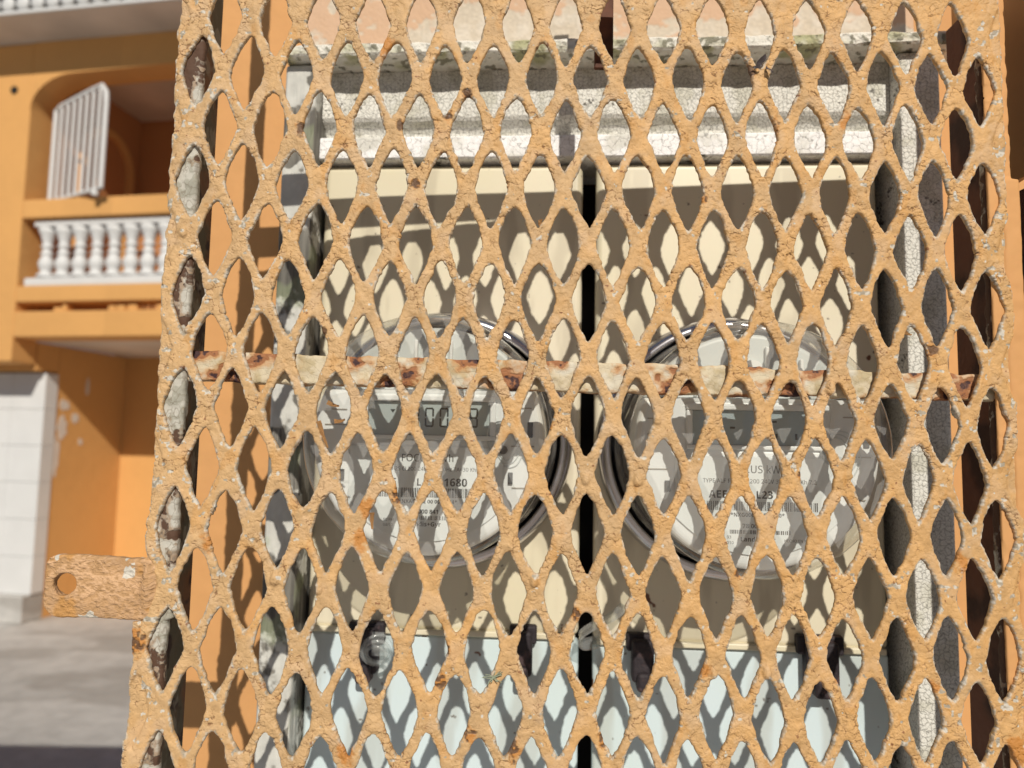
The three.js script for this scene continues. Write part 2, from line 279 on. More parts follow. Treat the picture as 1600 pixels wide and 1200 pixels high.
// ---------------------------------------------------------------- further materials
// rusted steel with remains of white and olive paint
M.rust = surface(768, 0.25, (u, v) => {
  const a = fbm(u * 8, v * 8, 8, 5, 3), b = fbm(u * 20, v * 20, 20, 4, 9), c = fbm(u * 34, v * 18, 34, 4, 50);
  let col = lerp3([0.1, 0.085, 0.055], [0.17, 0.075, 0.03], step(-0.15, 0.25, a)); col = lerp3(col, [0.035, 0.014, 0.01], step(0.05, 0.35, b));
  const wht = 0.85 * step(0.16, 0.44, c + 0.45 * b + 0.25 * n2(u * 12, v * 4, 4, 9)); col = lerp3(col, [0.34, 0.32, 0.27], wht * 0.5);
  return [...col, 0.45 + 0.5 * b + 0.25 * wht, 0.85];
}, { bump: 0.0014 });
M.flaky = surface(768, 0.12, (u, v) => {
  const a = fbm(u * 7, v * 4, 4, 5, 13), b = fbm(u * 30, v * 24, 24, 4, 19), o = vor(u * 26 + b, v * 18 + b, 18, 3), p = o.f2 - o.f1;
  let col = lerp3([0.5, 0.48, 0.42], [0.34, 0.33, 0.27], step(-0.2, 0.3, b)); const bare = step(0.02, 0.16, a + 0.5 * b + 0.1 * VAL[o.id]), edge = step(-0.12, 0.08, a + 0.5 * b) * (1 - bare);
  col = lerp3(col, [0.3, 0.17, 0.08], edge * 0.7); col = lerp3(col, [0.09, 0.045, 0.025], bare); col = lerp3(col, [0.16, 0.12, 0.08], (1 - step(0.02, 0.14, p)) * 0.5 * (1 - bare));
  return [...col, 0.6 - 0.4 * bare + 0.4 * b, 0.8];
}, { bump: 0.0014 });
M.darkrust = surface(512, 0.2, (u, v) => { const a = fbm(u * 8, v * 8, 8, 5, 5), b = fbm(u * 24, v * 24, 24, 4, 2); const col = lerp3([0.05, 0.02, 0.012], [0.14, 0.055, 0.03], step(-0.2, 0.3, a)); return [...col, 0.5 + 0.5 * b, 0.8]; }, { bump: 0.001 });
M.blackrust = surface(512, 0.1, (u, v) => { const a = fbm(u * 8, v * 8, 8, 5, 15), b = fbm(u * 24, v * 24, 24, 4, 12); const col = lerp3([0.022, 0.016, 0.02], [0.085, 0.05, 0.05], step(0, 0.35, a)); return [...col, 0.5 + 0.5 * b, 0.7]; }, { bump: 0.0008 });
// cream paint breaking off a rusty flat bar
M.cream = surface(768, 0.16, (u, v) => {
  const a = fbm(u * 7, v * 10, 7, 5, 30), b = fbm(u * 26, v * 26, 26, 4, 60), o = vor(u * 40 + b, v * 40, 40, 8), e = o.f2 - o.f1, cr = 1 - step(0.02, 0.12, e);
  let col = lerp3([0.6, 0.52, 0.37], [0.46, 0.38, 0.23], step(-0.2, 0.3, b)); col = lerp3(col, [0.62, 0.6, 0.52], step(0, 0.3, fbm(u * 12, v * 12, 12, 3, 4)) * 0.6);
  const ru = step(0.02, 0.13, a + 0.35 * b), core = step(0.2, 0.3, a + 0.4 * b), halo = step(-0.2, 0.07, a + 0.3 * b);
  col = lerp3(col, [0.5, 0.24, 0.075], halo * 0.75); col = lerp3(col, [0.3, 0.11, 0.04], ru * 0.85); col = lerp3(col, [0.045, 0.018, 0.02], core); col = lerp3(col, [0.2, 0.13, 0.07], cr * 0.15 * step(-0.1, 0.3, b));
  return [...col, 0.7 - 0.3 * ru - 0.2 * core + 0.35 * b - 0.08 * cr, 0.75];
}, { bump: 0.0016 });
// orange masonry paint, smooth
M.wall = surface(768, 1, (u, v) => { const a = fbm(u * 6, v * 6, 6, 5, 3), b = fbm(u * 90, v * 90, 90, 3, 6); const k = 1 + 0.12 * a + 0.05 * b; return [0.62 * k, 0.32 * k, 0.12 * k, 0.5 + 0.5 * b, 0.8]; }, { bump: 0.0006 });
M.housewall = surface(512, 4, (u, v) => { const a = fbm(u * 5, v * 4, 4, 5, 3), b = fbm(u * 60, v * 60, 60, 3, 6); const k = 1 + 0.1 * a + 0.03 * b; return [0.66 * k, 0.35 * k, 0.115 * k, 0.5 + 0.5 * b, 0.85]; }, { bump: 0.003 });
M.housewallShade = surface(512, 4, (u, v) => { const a = fbm(u * 5, v * 4, 4, 5, 3), k = 1 + 0.1 * a; return [0.46 * k, 0.2 * k, 0.07 * k, 0.5, 0.85]; }, { bump: 0.001 });  // house paint darkened to carry the shade of the balcony recess
// bare plaster with rags of orange paint
M.plaster = surface(768, 0.6, (u, v) => {
  const a = fbm(u * 5, v * 9, 5, 5, 80), b = fbm(u * 60, v * 60, 60, 3, 7), g = n2(u * 300, v * 300, 300, 3);
  let col = lerp3([0.6, 0.52, 0.41], [0.66, 0.59, 0.49], step(-0.3, 0.3, b)); col = col.map((p) => p * (1 + 0.08 * g)); const o = step(0.0, 0.05, a * 0.3 + 0.15 * b + (v - 0.245) * 2.6); col = lerp3(col, [0.62, 0.39, 0.24], o * 0.85);
  return [...col, 0.4 + 0.25 * o + 0.3 * b + 0.1 * g, 0.9];
}, { bump: 0.0012 });
// crackled white paint on grey weathered wood
function crackle(cell, white, wood, seed, keep) {
  return surface(768, 0.2, (u, v) => {
    const n = Math.round(0.2 / cell), w = 0.9 * fbm(u * n, v * n, n, 3, seed), w2 = 0.9 * fbm(u * n, v * n, n, 3, seed + 50), o = vor(u * n + w, v * n + w2, n, seed), e = o.f2 - o.f1, cr = 1 - step(0.0, cell > 0.006 ? 0.07 : 0.2, e), n2c = n * 2, o2 = vor(u * n2c, v * n2c + w, n2c, seed + 9), cr2 = (1 - step(0.03, 0.12, o2.f2 - o2.f1)) * (cell > 0.006 ? 0.25 : 0.4);
    const a = fbm(u * 6, v * 6, 6, 5, seed + 3), grain = fbm(u * 120, v * 8, 8, 3, seed + 5), gone = step(keep, keep + 0.08, a + 0.2 * VAL[o.id]), c = Math.max(cr, cr2);
    let col = white.map((p) => p * (1 + 0.1 * a + 0.06 * VAL[o.id])); col = lerp3(col, [0.42, 0.4, 0.28], 0.45 * step(0.05, 0.4, fbm(u * 9, v * 9, 9, 4, seed + 21)));
    col = lerp3(col, [0.13, 0.12, 0.1], c * 0.62); col = lerp3(col, wood.map((p) => p * (1 + 0.5 * grain)), gone);
    return [...col, 0.75 - 0.5 * c - 0.4 * gone + 0.1 * grain, 0.7];
  }, { bump: 0.0009 });
}
M.crackle = crackle(0.0034, [0.77, 0.76, 0.7], [0.16, 0.15, 0.13], 20, 0.62);
M.crackleBig = crackle(0.0065, [0.9, 0.9, 0.9], [0.2, 0.19, 0.17], 60, 0.5);
M.oldboard = surface(768, 0.25, (u, v) => {
  const a = fbm(u * 6, v * 5, 5, 5, 93), g = fbm(u * 70, v * 6, 6, 4, 95), b = fbm(u * 30, v * 30, 30, 4, 97), w = step(0.02, 0.14, a + 0.25 * b);
  let col = [0.2, 0.19, 0.165].map((p) => p * (1 + 0.9 * g)); col = lerp3(col, [0.06, 0.055, 0.05], step(0.2, 0.4, g) * 0.7); col = lerp3(col, [0.56, 0.56, 0.52].map((p) => p * (1 + 0.2 * b)), w); col = lerp3(col, [0.3, 0.36, 0.2], 0.35 * step(0.2, 0.4, fbm(u * 8, v * 8, 8, 3, 120)));
  return [...col, 0.4 + 0.35 * w + 0.35 * g + 0.2 * b, 0.8];
}, { bump: 0.0016 });
M.mossy = surface(512, 0.2, (u, v) => { const a = fbm(u * 6, v * 6, 6, 4, 3), b = fbm(u * 40, v * 40, 40, 4, 8); let col = lerp3([0.76, 0.74, 0.66], [0.42, 0.41, 0.24], step(0.1, 0.4, a)); col = lerp3(col, [0.16, 0.15, 0.1], step(0.2, 0.32, b) * 0.8); return [...col, 0.5 + 0.7 * b, 0.9]; }, { bump: 0.003 });
// enamel of the meter cans
const enamel = (r, g, b, seed) => surface(768, 0.5, (u, v) => {
  const a = fbm(u * 4, v * 3, 3, 5, seed), s = fbm(u * 90, v * 90, 90, 3, seed + 4), k = 1 + 0.08 * a; let col = [r * k, g * k, b * k * (1 + 0.08 * a)];
  col = lerp3(col, [0.3, 0.25, 0.17], 0.3 * step(0.12, 0.4, fbm(u * 22, v * 5, 5, 4, seed + 9)));
  const sp = step(0.6, 0.64, s); col = lerp3(col, [0.12, 0.1, 0.08], sp * 0.8);
  const chip = step(0.6, 0.62, fbm(u * 16, v * 16, 16, 5, seed + 13)); col = lerp3(col, [0.16, 0.07, 0.04], chip);
  return [...col, 0.5 + 0.06 * a - 0.3 * chip, 0.42 + 0.25 * a];
}, { bump: 0.0005 });
M.can = enamel(0.72, 0.66, 0.5, 4); M.canLow = enamel(0.6, 0.71, 0.73, 44); M.canSide = plain(0.3, 0.28, 0.24, 0.6);
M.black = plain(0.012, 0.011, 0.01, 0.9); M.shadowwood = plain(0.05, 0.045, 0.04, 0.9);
M.chrome = plain(0.62, 0.61, 0.64, 0.24, { metalness: 1 }); M.gasket = plain(0.02, 0.02, 0.022, 0.4);
M.glass = plain(0.97, 0.98, 0.97, 0.04, { transmission: 0.87, thickness: 0, ior: 1.5 });
M.plastic = plain(0.8, 0.82, 0.81, 0.4); M.plasticDim = plain(0.62, 0.66, 0.65, 0.45); M.inner = plain(0.36, 0.33, 0.28, 0.5); M.darkplastic = plain(0.06, 0.06, 0.06, 0.5);
M.glassSide = plain(0.98, 0.97, 0.93, 0.12, { transmission: 0.9, thickness: 0, ior: 1.6, clearcoat: 1, clearcoatRoughness: 0.02 });
M.clear = plain(0.9, 0.92, 0.92, 0.12, { transmission: 0.9, thickness: 0 });
M.white = surface(512, 2, (u, v) => { const a = fbm(u * 8, v * 8, 8, 5, 3); const k = 1 + 0.08 * a; return [0.66 * k, 0.665 * k, 0.66 * k, 0.5 + 0.3 * a, 0.6]; }, { bump: 0.002 });
M.soffit = surface(512, 3, (u, v) => { const a = fbm(u * 6, v * 6, 6, 5, 13); const k = 1 + 0.25 * a; return [0.66 * k, 0.59 * k, 0.52 * k, 0.5 + 0.3 * a, 0.9]; }, { bump: 0.003 });
M.concrete = surface(768, 5, (u, v) => {
  const a = fbm(u * 4, v * 6, 4, 6, 5), b = fbm(u * 60, v * 60, 60, 4, 2), st = fbm(u * 7, v * 14, 7, 4, 90); const k = 1 + 0.35 * a + 0.18 * b; let col = [0.46 * k, 0.447 * k, 0.425 * k];
  col = lerp3(col, [0.3, 0.28, 0.255], 0.6 * step(0.05, 0.35, st)); return [...col, 0.5 + 0.5 * b, 0.9];
}, { bump: 0.006 });
M.rooftile = plain(0.05, 0.045, 0.04, 0.9);

// ================================================================ ground
const ground = new THREE.PlaneGeometry(240, 240, 1, 1); ground.rotateX(-Math.PI / 2); ground.translate(0, -2.0, 0);
structure('driveway', uvm(ground), M.concrete);

// ================================================================ the pillar wall that carries the meters
{
  const t = thing('masonry_wall', 'orange painted masonry wall behind the mesh cage with bare plaster over the timber ledge', 'wall', WALL, [0.4, -2.0, -0.12]);
  const g = [box(-0.305, -0.2245, -2, 2.6, -0.4, -0.02, 0.004), box(0.2724, 1.3, -2, 2.6, -0.4, -0.02, 0.002), box(-0.2244, 0.2723, 0.2226, 2.6, -0.4, -0.02, 0.001), box(-0.2244, 0.2723, -2, -0.62, -0.4, -0.02, 0.001), box(-0.2244, 0.2723, -0.62, 0.2226, -0.4, -0.13, 0.001)];
  part(t, 'wall_body', g.map((q) => uvm(q)), M.wall);
  part(t, 'bare_plaster', uvm(box(-0.2243, 0.2722, 0.2229, 0.36, -0.02, -0.0165, 0.0005), [0.3, -0.12]), M.plaster, 'bare beige plaster with rags of orange paint');
}
// ================================================================ timber surround
{
  const t = thing('timber_surround', 'weathered timber surround with crackled white paint framing both meter cans', 'wooden frame', WALL, [0.024, -0.6, -0.03]);
  part(t, 'left_board', uvm(box(-0.2235, -0.198, -0.6, 0.2135, -0.1, 0.02, 0.003), [0.05, 0]), M.oldboard, 'grey board with most of its paint gone');
  part(t, 'right_board', uvm(box(0.2425, 0.2714, -0.6, 0.2135, -0.1, 0.02, 0.002)), M.crackle);
  part(t, 'gap_shade_panel', uvm(box(-0.1975, 0.242, -0.6, 0.1406, -0.066, -0.056, 0.001)), M.black);  // black sheet standing in for the deep shade between the cans
  const ledge = new THREE.Shape([[-0.02, 0.2142], [0.0295, 0.2138], [0.031, 0.2152], [0.031, 0.2218], [0.029, 0.2236], [-0.02, 0.232]].map((p) => new THREE.Vector2(...p)));
  const along = (shape, s0, s1, seg = 40) => { const g = new THREE.ExtrudeGeometry(shape, { depth: s1 - s0, steps: seg, bevelEnabled: false }); g.applyMatrix4(new THREE.Matrix4().set(0, 0, 1, s0, 0, 1, 0, 0, 1, 0, 0, 0, 0, 0, 0, 1)); const ix = g.attributes.position; /* mirrored frame */ const p = ix.array; for (let i = 0; i < p.length; i += 9) { for (let c = 0; c < 3; c++) { const s = p[i + c]; p[i + c] = p[i + 6 + c]; p[i + 6 + c] = s; } } g.computeVertexNormals(); return g; };
  const rough = (g, a, l) => { const p = g.attributes.position; for (let i = 0; i < p.count; i++) { const x = p.getX(i) * 1000, y = p.getY(i) * 1000, z = p.getZ(i) * 1000; p.setY(i, p.getY(i) + a * n3(x / l, y / l, z / l)); p.setZ(i, p.getZ(i) + a * n3(x / l + 9, y / l, z / l)); } g.computeVertexNormals(); return g; };
  part(t, 'ledge', uvm(rough(along(ledge, -0.222, 0.285, 120), 0.0009, 9)), M.mossy, 'timber ledge with mossy peeling front edge');
  const head = new THREE.Shape([[-0.05, 0.1625], [-0.006, 0.1625], [-0.0052, 0.1665], [-0.002, 0.1705], [0.003, 0.1735], [0.005, 0.176], [0.005, 0.2136], [-0.05, 0.2136]].map((p) => new THREE.Vector2(...p)));
  part(t, 'head_board', uvm(rough(along(head, -0.1975, 0.242, 120), 0.0006, 8)), M.crackle, 'head board with a cove moulding under crackled paint');
  const strip = new THREE.Shape([[-0.05, 0.1408], [0.0065, 0.1408], [0.008, 0.142], [0.008, 0.1575], [0.0068, 0.159], [-0.003, 0.162], [-0.05, 0.162]].map((p) => new THREE.Vector2(...p)));
  part(t, 'moulding_strip', uvm(rough(along(strip, -0.1975, 0.242, 80), 0.0003, 12)), M.crackleBig, 'white strip with wide cracks in its paint');
}
// ================================================================ meter cans
function canister(s0, s1, seam, label) {
  const t = thing('meter_can', label, 'meter box', WALL, [(s0 + s1) / 2, -0.45, -0.05], 'steel cans holding the meters'), c = (s0 + s1) / 2;
  part(t, 'can_body', uvm(box(s0 + 0.002, s1 - 0.002, -0.45, 0.136, -0.1, -0.012, 0.003)), M.canSide);
  part(t, 'upper_cover', uvm(box(s0, s1, seam + 0.0012, 0.139, -0.012, 0, 0.0055), [c, 0.2]), M.can);
  part(t, 'lower_cover', uvm(box(s0, s1, -0.45, seam - 0.0012, -0.0118, -0.001, 0.003), [c, 0.1]), M.canLow, 'pale blue grey lower cover');
  part(t, 'cover_lip', uvm(box(s0 + 0.003, s1 - 0.003, seam - 0.001, seam + 0.0035, -0.004, 0.0028, 0.0012)), M.can);
  return t;
}
const canL = canister(-0.1955, 0.0110, -0.2238, 'left cream steel meter can, its cover seam beside the clear plastic ring'), canR = canister(0.0212, 0.2335, -0.2262, 'right cream steel meter can beside the sunlit edge of the right board');
function hasp(t, x, y, w, h) {
  part(t, 'hasp', [box(x - w / 2, x + w / 2, y - h * 0.55, y + h * 0.4, -0.001, 0.012, 0.003), box(x - w * 0.72, x + w * 0.72, y + h * 0.1, y + h * 0.5, -0.001, 0.007, 0.002), box(x - w * 0.3, x + w * 0.3, y - h * 0.72, y - h * 0.3, 0.001, 0.016, 0.003)].map((q) => uvm(q)), M.blackrust, 'dark rusted hasp');
}
hasp(canL, -0.147, -0.233, 0.019, 0.035); hasp(canL, -0.030, -0.231, 0.014, 0.034); hasp(canR, 0.057, -0.233, 0.016, 0.032); hasp(canR, 0.183, -0.231, 0.023, 0.034);

// ================================================================ meters
function textPlate(draw) {
  const cv = document.createElement('canvas'); cv.width = 1024; cv.height = 768; const g = cv.getContext('2d');
  g.fillStyle = '#dfe4e3'; g.fillRect(0, 0, 1024, 768); g.fillStyle = '#1c1c1c'; g.textBaseline = 'alphabetic';
  draw(g); const tx = new THREE.CanvasTexture(cv); tx.colorSpace = THREE.SRGBColorSpace; tx.magFilter = THREE.LinearFilter;
  return new THREE.MeshPhysicalMaterial({ map: tx, roughness: 0.45 });
}
// plate coordinates: 1 mm = 10 px, x from -51 to 51 mm, top of plate at -6 mm below the meter's centre
const px = (x) => 512 + x * 10, py = (y) => (-6 - y) * 10;
function bars(g, x0, x1, y0, y1, seed) { const r = rng(seed); let x = px(x0); while (x < px(x1)) { const w = 2 + Math.floor(r() * 3) * 2.4; g.fillRect(x, py(y1), w, py(y0) - py(y1)); x += w + 2.5 + Math.floor(r() * 3) * 2.6; } }
function write(g, s, x, y, size, bold, align = 'left') { g.font = (bold ? 'bold ' : '') + size + 'px sans-serif'; g.textAlign = align; g.fillText(s, px(x), py(y)); }
const plateL = textPlate((g) => {
  write(g, 'FOCUS kWh', 1, -15.6, 66, false, 'center'); write(g, 'FORM 2S CL200 240V 3W 60Hz TA=30 Kh 7.2', 4, -21.6, 35, false, 'center');
  write(g, 'AEE', -30.5, -31.2, 66, true); write(g, 'L 0', -6, -31.2, 66, true); write(g, '1680', 27.4, -31.2, 70, true, 'right');
  bars(g, -31, 35, -38.6, -32.6, 3); write(g, '*NXAG00 2 00 00 00 84*', 2, -42.4, 34, true, 'center'); write(g, '78 000 841', 0, -49, 38, true, 'center'); bars(g, -17, 18, -53, -50.4, 8);
  write(g, 'Landis+Gyr', 0, -57, 40, true, 'center'); write(g, '80 FM', -27, -54, 26, false); write(g, '04/10', -27, -57.4, 26, false); write(g, 'INDIA', 19, -57, 24, false);
});
const plateR = textPlate((g) => {
  write(g, 'FOCUS kWh', 1, -15.8, 66, false, 'center'); write(g, 'TYPE ALF FM2S CL200 240V 3W 60Hz Kh 7.2', 1.5, -22.2, 36, false, 'center');
  write(g, 'AEE', -29.8, -31.6, 66, true); write(g, 'L23', 9.8, -31.6, 66, true, 'right'); write(g, '014', 13, -31.6, 66, true);
  bars(g, -31, 37, -39.2, -33.6, 13); write(g, '*NXG000 2 00 00 10*', 0, -43, 34, true, 'center'); write(g, '78 000 210', 0, -50, 38, true, 'center'); bars(g, -17, 20, -53.6, -51.2, 18);
  write(g, 'Landis+Gyr', 0, -58.2, 40, true, 'center'); write(g, '93', -19, -56.6, 26, false); write(g, '010', -19, -60, 26, false); write(g, 'HECHO EN MEX', 16, -58, 24, false);
});
function screen(digits, seed) {
  const cv = document.createElement('canvas'); cv.width = 512; cv.height = 128; const g = cv.getContext('2d');
  g.fillStyle = seed ? '#9fadb0' : '#aeb8b6'; g.fillRect(0, 0, 512, 128); g.fillStyle = seed ? '#1d2422' : '#2a2d29';
  const segs = { 0: 'abcdef', 8: 'abcdefg', 5: 'afgcd', 1: 'bc' };
  digits.forEach((d, k) => { const x = 176 + k * 62, y = 22, w = 38, h = 76, q = 7; for (const s of segs[d] ?? '') ({ a: () => g.fillRect(x + 4, y, w - 8, q), d: () => g.fillRect(x + 4, y + h - q, w - 8, q), g: () => g.fillRect(x + 4, y + h / 2 - q / 2, w - 8, q), f: () => g.fillRect(x, y + 4, q, h / 2 - 7), e: () => g.fillRect(x, y + h / 2 + 3, q, h / 2 - 7), b: () => g.fillRect(x + w - q, y + 4, q, h / 2 - 7), c: () => g.fillRect(x + w - q, y + h / 2 + 3, q, h / 2 - 7) })[s](); });
  if (!seed) { g.fillRect(162, 91, 7, 7); g.beginPath(); g.moveTo(90, 30); g.lineTo(112, 30); g.lineTo(101, 44); g.fill(); } else { for (const [a, b, c, d] of [[150, 60, 20, 8], [300, 36, 36, 7], [330, 84, 9, 22], [408, 84, 9, 22]]) g.fillRect(a, b, c, d); }
  const tx = new THREE.CanvasTexture(cv); tx.colorSpace = THREE.SRGBColorSpace; return new THREE.MeshPhysicalMaterial({ map: tx, roughness: 0.25 });
}
const lathe = (pts, n = 128) => { const g = new THREE.LatheGeometry(pts.map((p) => new THREE.Vector2(p[0], p[1])), n); g.rotateX(Math.PI / 2); return g; };
function meter(s, y, label, plate, lcd) {
  const t = thing('electric_meter', label, 'electric meter', WALL, [s, y, 0], 'electric meters behind the mesh'), B = (x0, x1, y0, y1, z0, z1, r) => { const g = box(x0, x1, y0, y1, z0, z1, r); g.translate(s, y, 0); return g; }, L = (p, n) => { const g = lathe(p, n); g.translate(s, y, 0); return g; };
  part(t, 'sealing_ring', L([[0.0835, 0.001], [0.0935, 0.001], [0.0955, 0.003], [0.096, 0.009], [0.0952, 0.015], [0.0935, 0.0185], [0.0905, 0.021], [0.0875, 0.0215], [0.0862, 0.0195], [0.0858, 0.012], [0.0835, 0.001]]), M.chrome);
  part(t, 'gasket', L([[0.079, 0.006], [0.0856, 0.006], [0.0856, 0.0165], [0.083, 0.019], [0.079, 0.019], [0.079, 0.006]]), M.gasket);
  part(t, 'glass_cover', L([[0.0738, 0.0978], [0.0715, 0.0984], [0.065, 0.0988], [0.0001, 0.0992]]), M.glass);
  const rim = [[0.0822, 0.0175], [0.0845, 0.021], [0.0838, 0.026], [0.0815, 0.0275], [0.0822, 0.031], [0.0808, 0.034], [0.0812, 0.037], [0.0803, 0.04], [0.0805, 0.06], [0.0798, 0.083], [0.0804, 0.086], [0.0802, 0.0895], [0.0788, 0.0928], [0.0768, 0.0955], [0.0752, 0.0968], [0.0739, 0.0977]];
  part(t, 'glass_rim', L(rim), M.glassSide);
  part(t, 'base_drum', L([[0.0001, 0.016], [0.0765, 0.016], [0.0775, 0.017], [0.0775, 0.046], [0.0765, 0.047], [0.0001, 0.047]]), M.inner);
  const R = 0.0762;
  const face = new THREE.Shape(); const a0 = Math.asin(0.031 / R); face.absarc(0, 0, R, Math.PI - a0, 2 * Math.PI + a0, false); face.lineTo(-R * Math.cos(a0), 0.031);
  const win = new THREE.Path(); win.moveTo(-0.041, 0.0005); win.lineTo(0.0425, 0.0005); win.lineTo(0.0425, 0.0255); win.lineTo(-0.041, 0.0255); win.lineTo(-0.041, 0.0005); face.holes.push(win);
  const fg = new THREE.ExtrudeGeometry(face, { depth: 0.0434, bevelEnabled: true, bevelThickness: 0.004, bevelSize: 0.0055, bevelOffset: -0.0055, bevelSegments: 5, curveSegments: 64 }); fg.translate(s, y, 0.0353);
  const housing = part(t, 'module_housing', fg, M.plastic);
  // stepped shelf at the top of the module, with its panel lines
  const top = new THREE.Shape(); const a1 = Math.asin(0.0325 / 0.0755); top.absarc(0, 0, 0.0755, a1, Math.PI - a1, false); top.lineTo(0.0755 * Math.cos(a1), 0.0325);
  const tg = new THREE.ExtrudeGeometry(top, { depth: 0.028, bevelEnabled: true, bevelThickness: 0.003, bevelSize: 0.003, bevelOffset: -0.003, bevelSegments: 3, curveSegments: 48 }); tg.translate(s, y, 0.034);
  part(t, 'module_shelf', tg, M.plasticDim);
  part(t, 'shelf_rib', [-0.034, -0.012, 0.012, 0.034].map((x) => B(x - 0.0012, x + 0.0012, 0.034, Math.sqrt(0.0675 ** 2 - x * x), 0.063, 0.0685, 0.0008)), M.plastic);
  part(t, 'test_button', [(() => { const g = new THREE.CylinderGeometry(0.0075, 0.0078, 0.004, 32); g.rotateX(Math.PI / 2); g.translate(s + 0.002, y + 0.05, 0.067); return g; })()], M.plastic);
  part(t, 'display_bezel', [B(-0.0435, 0.045, 0.0235, 0.0275, 0.079, 0.0848, 0.0012), B(-0.0435, 0.045, -0.0015, 0.0015, 0.079, 0.0842, 0.001), B(-0.0435, -0.0395, 0.0015, 0.0235, 0.079, 0.0843, 0.001), B(0.041, 0.045, 0.0015, 0.0235, 0.079, 0.0843, 0.001)], M.plastic);
  const pl = new THREE.PlaneGeometry(0.08, 0.0215); pl.translate(s + 0.0008, y + 0.0125, 0.0812); part(t, 'display', pl, lcd);
  part(t, 'display_backing', B(-0.042, 0.0435, 0, 0.026, 0.07, 0.0808, 0.0005), M.darkplastic);
  // nameplate with the print
  const np = new THREE.Shape(); const rr = (x, yy) => np.lineTo(x, yy);
  np.moveTo(-0.0505, -0.006); rr(0.0395, -0.006); rr(0.0445, -0.011); rr(0.05, -0.0165); rr(0.05, -0.044); { const a = Math.atan2(-0.044, 0.05), b = Math.PI - a; for (let i = 1; i < 24; i++) { const q = mix(a, -Math.PI - a, i / 24); rr(0.0666 * Math.cos(q), 0.0666 * Math.sin(q)); } } rr(-0.0505, -0.044); rr(-0.0505, -0.006);
  const ng = new THREE.ExtrudeGeometry(np, { depth: 0.0006, bevelEnabled: true, bevelThickness: 0.0003, bevelSize: 0.0003, bevelSegments: 1 });
  planarUV(ng, (x) => (x + 0.0512) / 0.1024, (x, yy) => 1 - (-0.006 - yy) / 0.0768); ng.translate(s, y, 0.0831);
  part(t, 'nameplate', ng, plate);
  part(t, 'panel_line', [B(0.0535, 0.068, 0.0195, 0.0203, 0.0826, 0.0834, 0.0002), B(-0.068, -0.0535, 0.0172, 0.018, 0.0826, 0.0834, 0.0002), B(-0.068, -0.0535, 0.0072, 0.008, 0.0826, 0.0834, 0.0002), B(0.055, 0.07, -0.0052, -0.0044, 0.0826, 0.0834, 0.0002), B(0.056, 0.066, -0.0318, -0.031, 0.0826, 0.0834, 0.0002), B(-0.0695, -0.0555, -0.0148, -0.014, 0.0826, 0.0834, 0.0002)], M.inner);
  part(t, 'side_latch', [B(0.0535, 0.0565, -0.029, -0.0215, 0.0825, 0.0845, 0.0004), B(0.0655, 0.069, 0.001, 0.011, 0.081, 0.0838, 0.0004), B(-0.057, -0.0538, -0.0285, -0.0215, 0.0825, 0.0845, 0.0004)], M.darkplastic);
  // nested loops of the optical port
  const loop = (k) => { const sh = [[-0.009 - k, 0.012 + k], [0.003 + k, 0.012 + k], [0.0105 + k, -0.002], [0.006 + k, -0.0125 - k], [-0.001, -0.0135 - k], [-0.011 - k, -0.001]].map((p) => new THREE.Vector3(s + 0.052 + p[0], y - 0.003 + p[1], 0.0833)); return new THREE.TubeGeometry(new THREE.CatmullRomCurve3(sh, true, 'catmullrom', 0.4), 80, 0.00042, 6, true); };
  const port = part(t, 'optical_port', [loop(-0.003), loop(-0.001), loop(0.001)], M.plasticDim);
  const dot = new THREE.CylinderGeometry(0.0028, 0.0028, 0.0022, 24); dot.rotateX(Math.PI / 2); dot.translate(s + 0.05, y - 0.0072, 0.0831); part(t, 'port_lens', dot, lcd === M.lcdR ? M.plasticDim : M.darkplastic);
  return t;
}
M.lcdL = screen([0, 0, 0, -1, 8].map((d) => d), 0); M.lcdR = screen([], 1);
meter(-0.091, -0.078, 'left electric meter with digits on its grey display and a number ending 680', plateL, M.lcdL);
meter(0.119, -0.081, 'right electric meter with no digits on its display and a number beginning AE', plateR, M.lcdR);

// ---------------------------------------------------------------- plastic seals
{
  const t = thing('seal_ring', 'clear plastic seal ring hanging from the hasp at the bottom left', 'plastic seal', WALL, [-0.134, -0.245, 0.02]);
  const g = [0, 1, 2].map((k) => { const q = new THREE.TorusGeometry(0.0115 - k * 0.0022, 0.0012, 8, 40); q.rotateX(0.25 + 0.12 * k); q.rotateY(0.4 - 0.2 * k); q.translate(-0.134, -0.231 - k * 0.001, 0.022 + 0.002 * k); return q; });
  part(t, 'ring', g, M.clear);
  part(t, 'tag', uvm(box(-0.139, -0.13, -0.236, -0.219, 0.019, 0.0205, 0.0006)), M.clear);
  const u = thing('seal_strip', 'crumpled clear plastic strip hanging over the gap between the cans', 'plastic seal', WALL, [0.018, -0.225, 0.015]);
  const c = new THREE.CatmullRomCurve3([[0.044, -0.196, 0.012], [0.033, -0.203, 0.02], [0.022, -0.208, 0.022], [0.011, -0.217, 0.02], [0.014, -0.223, 0.016], [0.026, -0.22, 0.018]].map((p) => new THREE.Vector3(...p)));
  const strip = new THREE.ExtrudeGeometry(new THREE.Shape([[-0.0008, -0.005], [0.0008, -0.005], [0.0003, 0], [0.0008, 0.005], [-0.0008, 0.005], [-0.0002, 0]].map((p) => new THREE.Vector2(...p))), { steps: 60, extrudePath: c, bevelEnabled: false });
  part(u, 'strip', strip, M.clear);
}

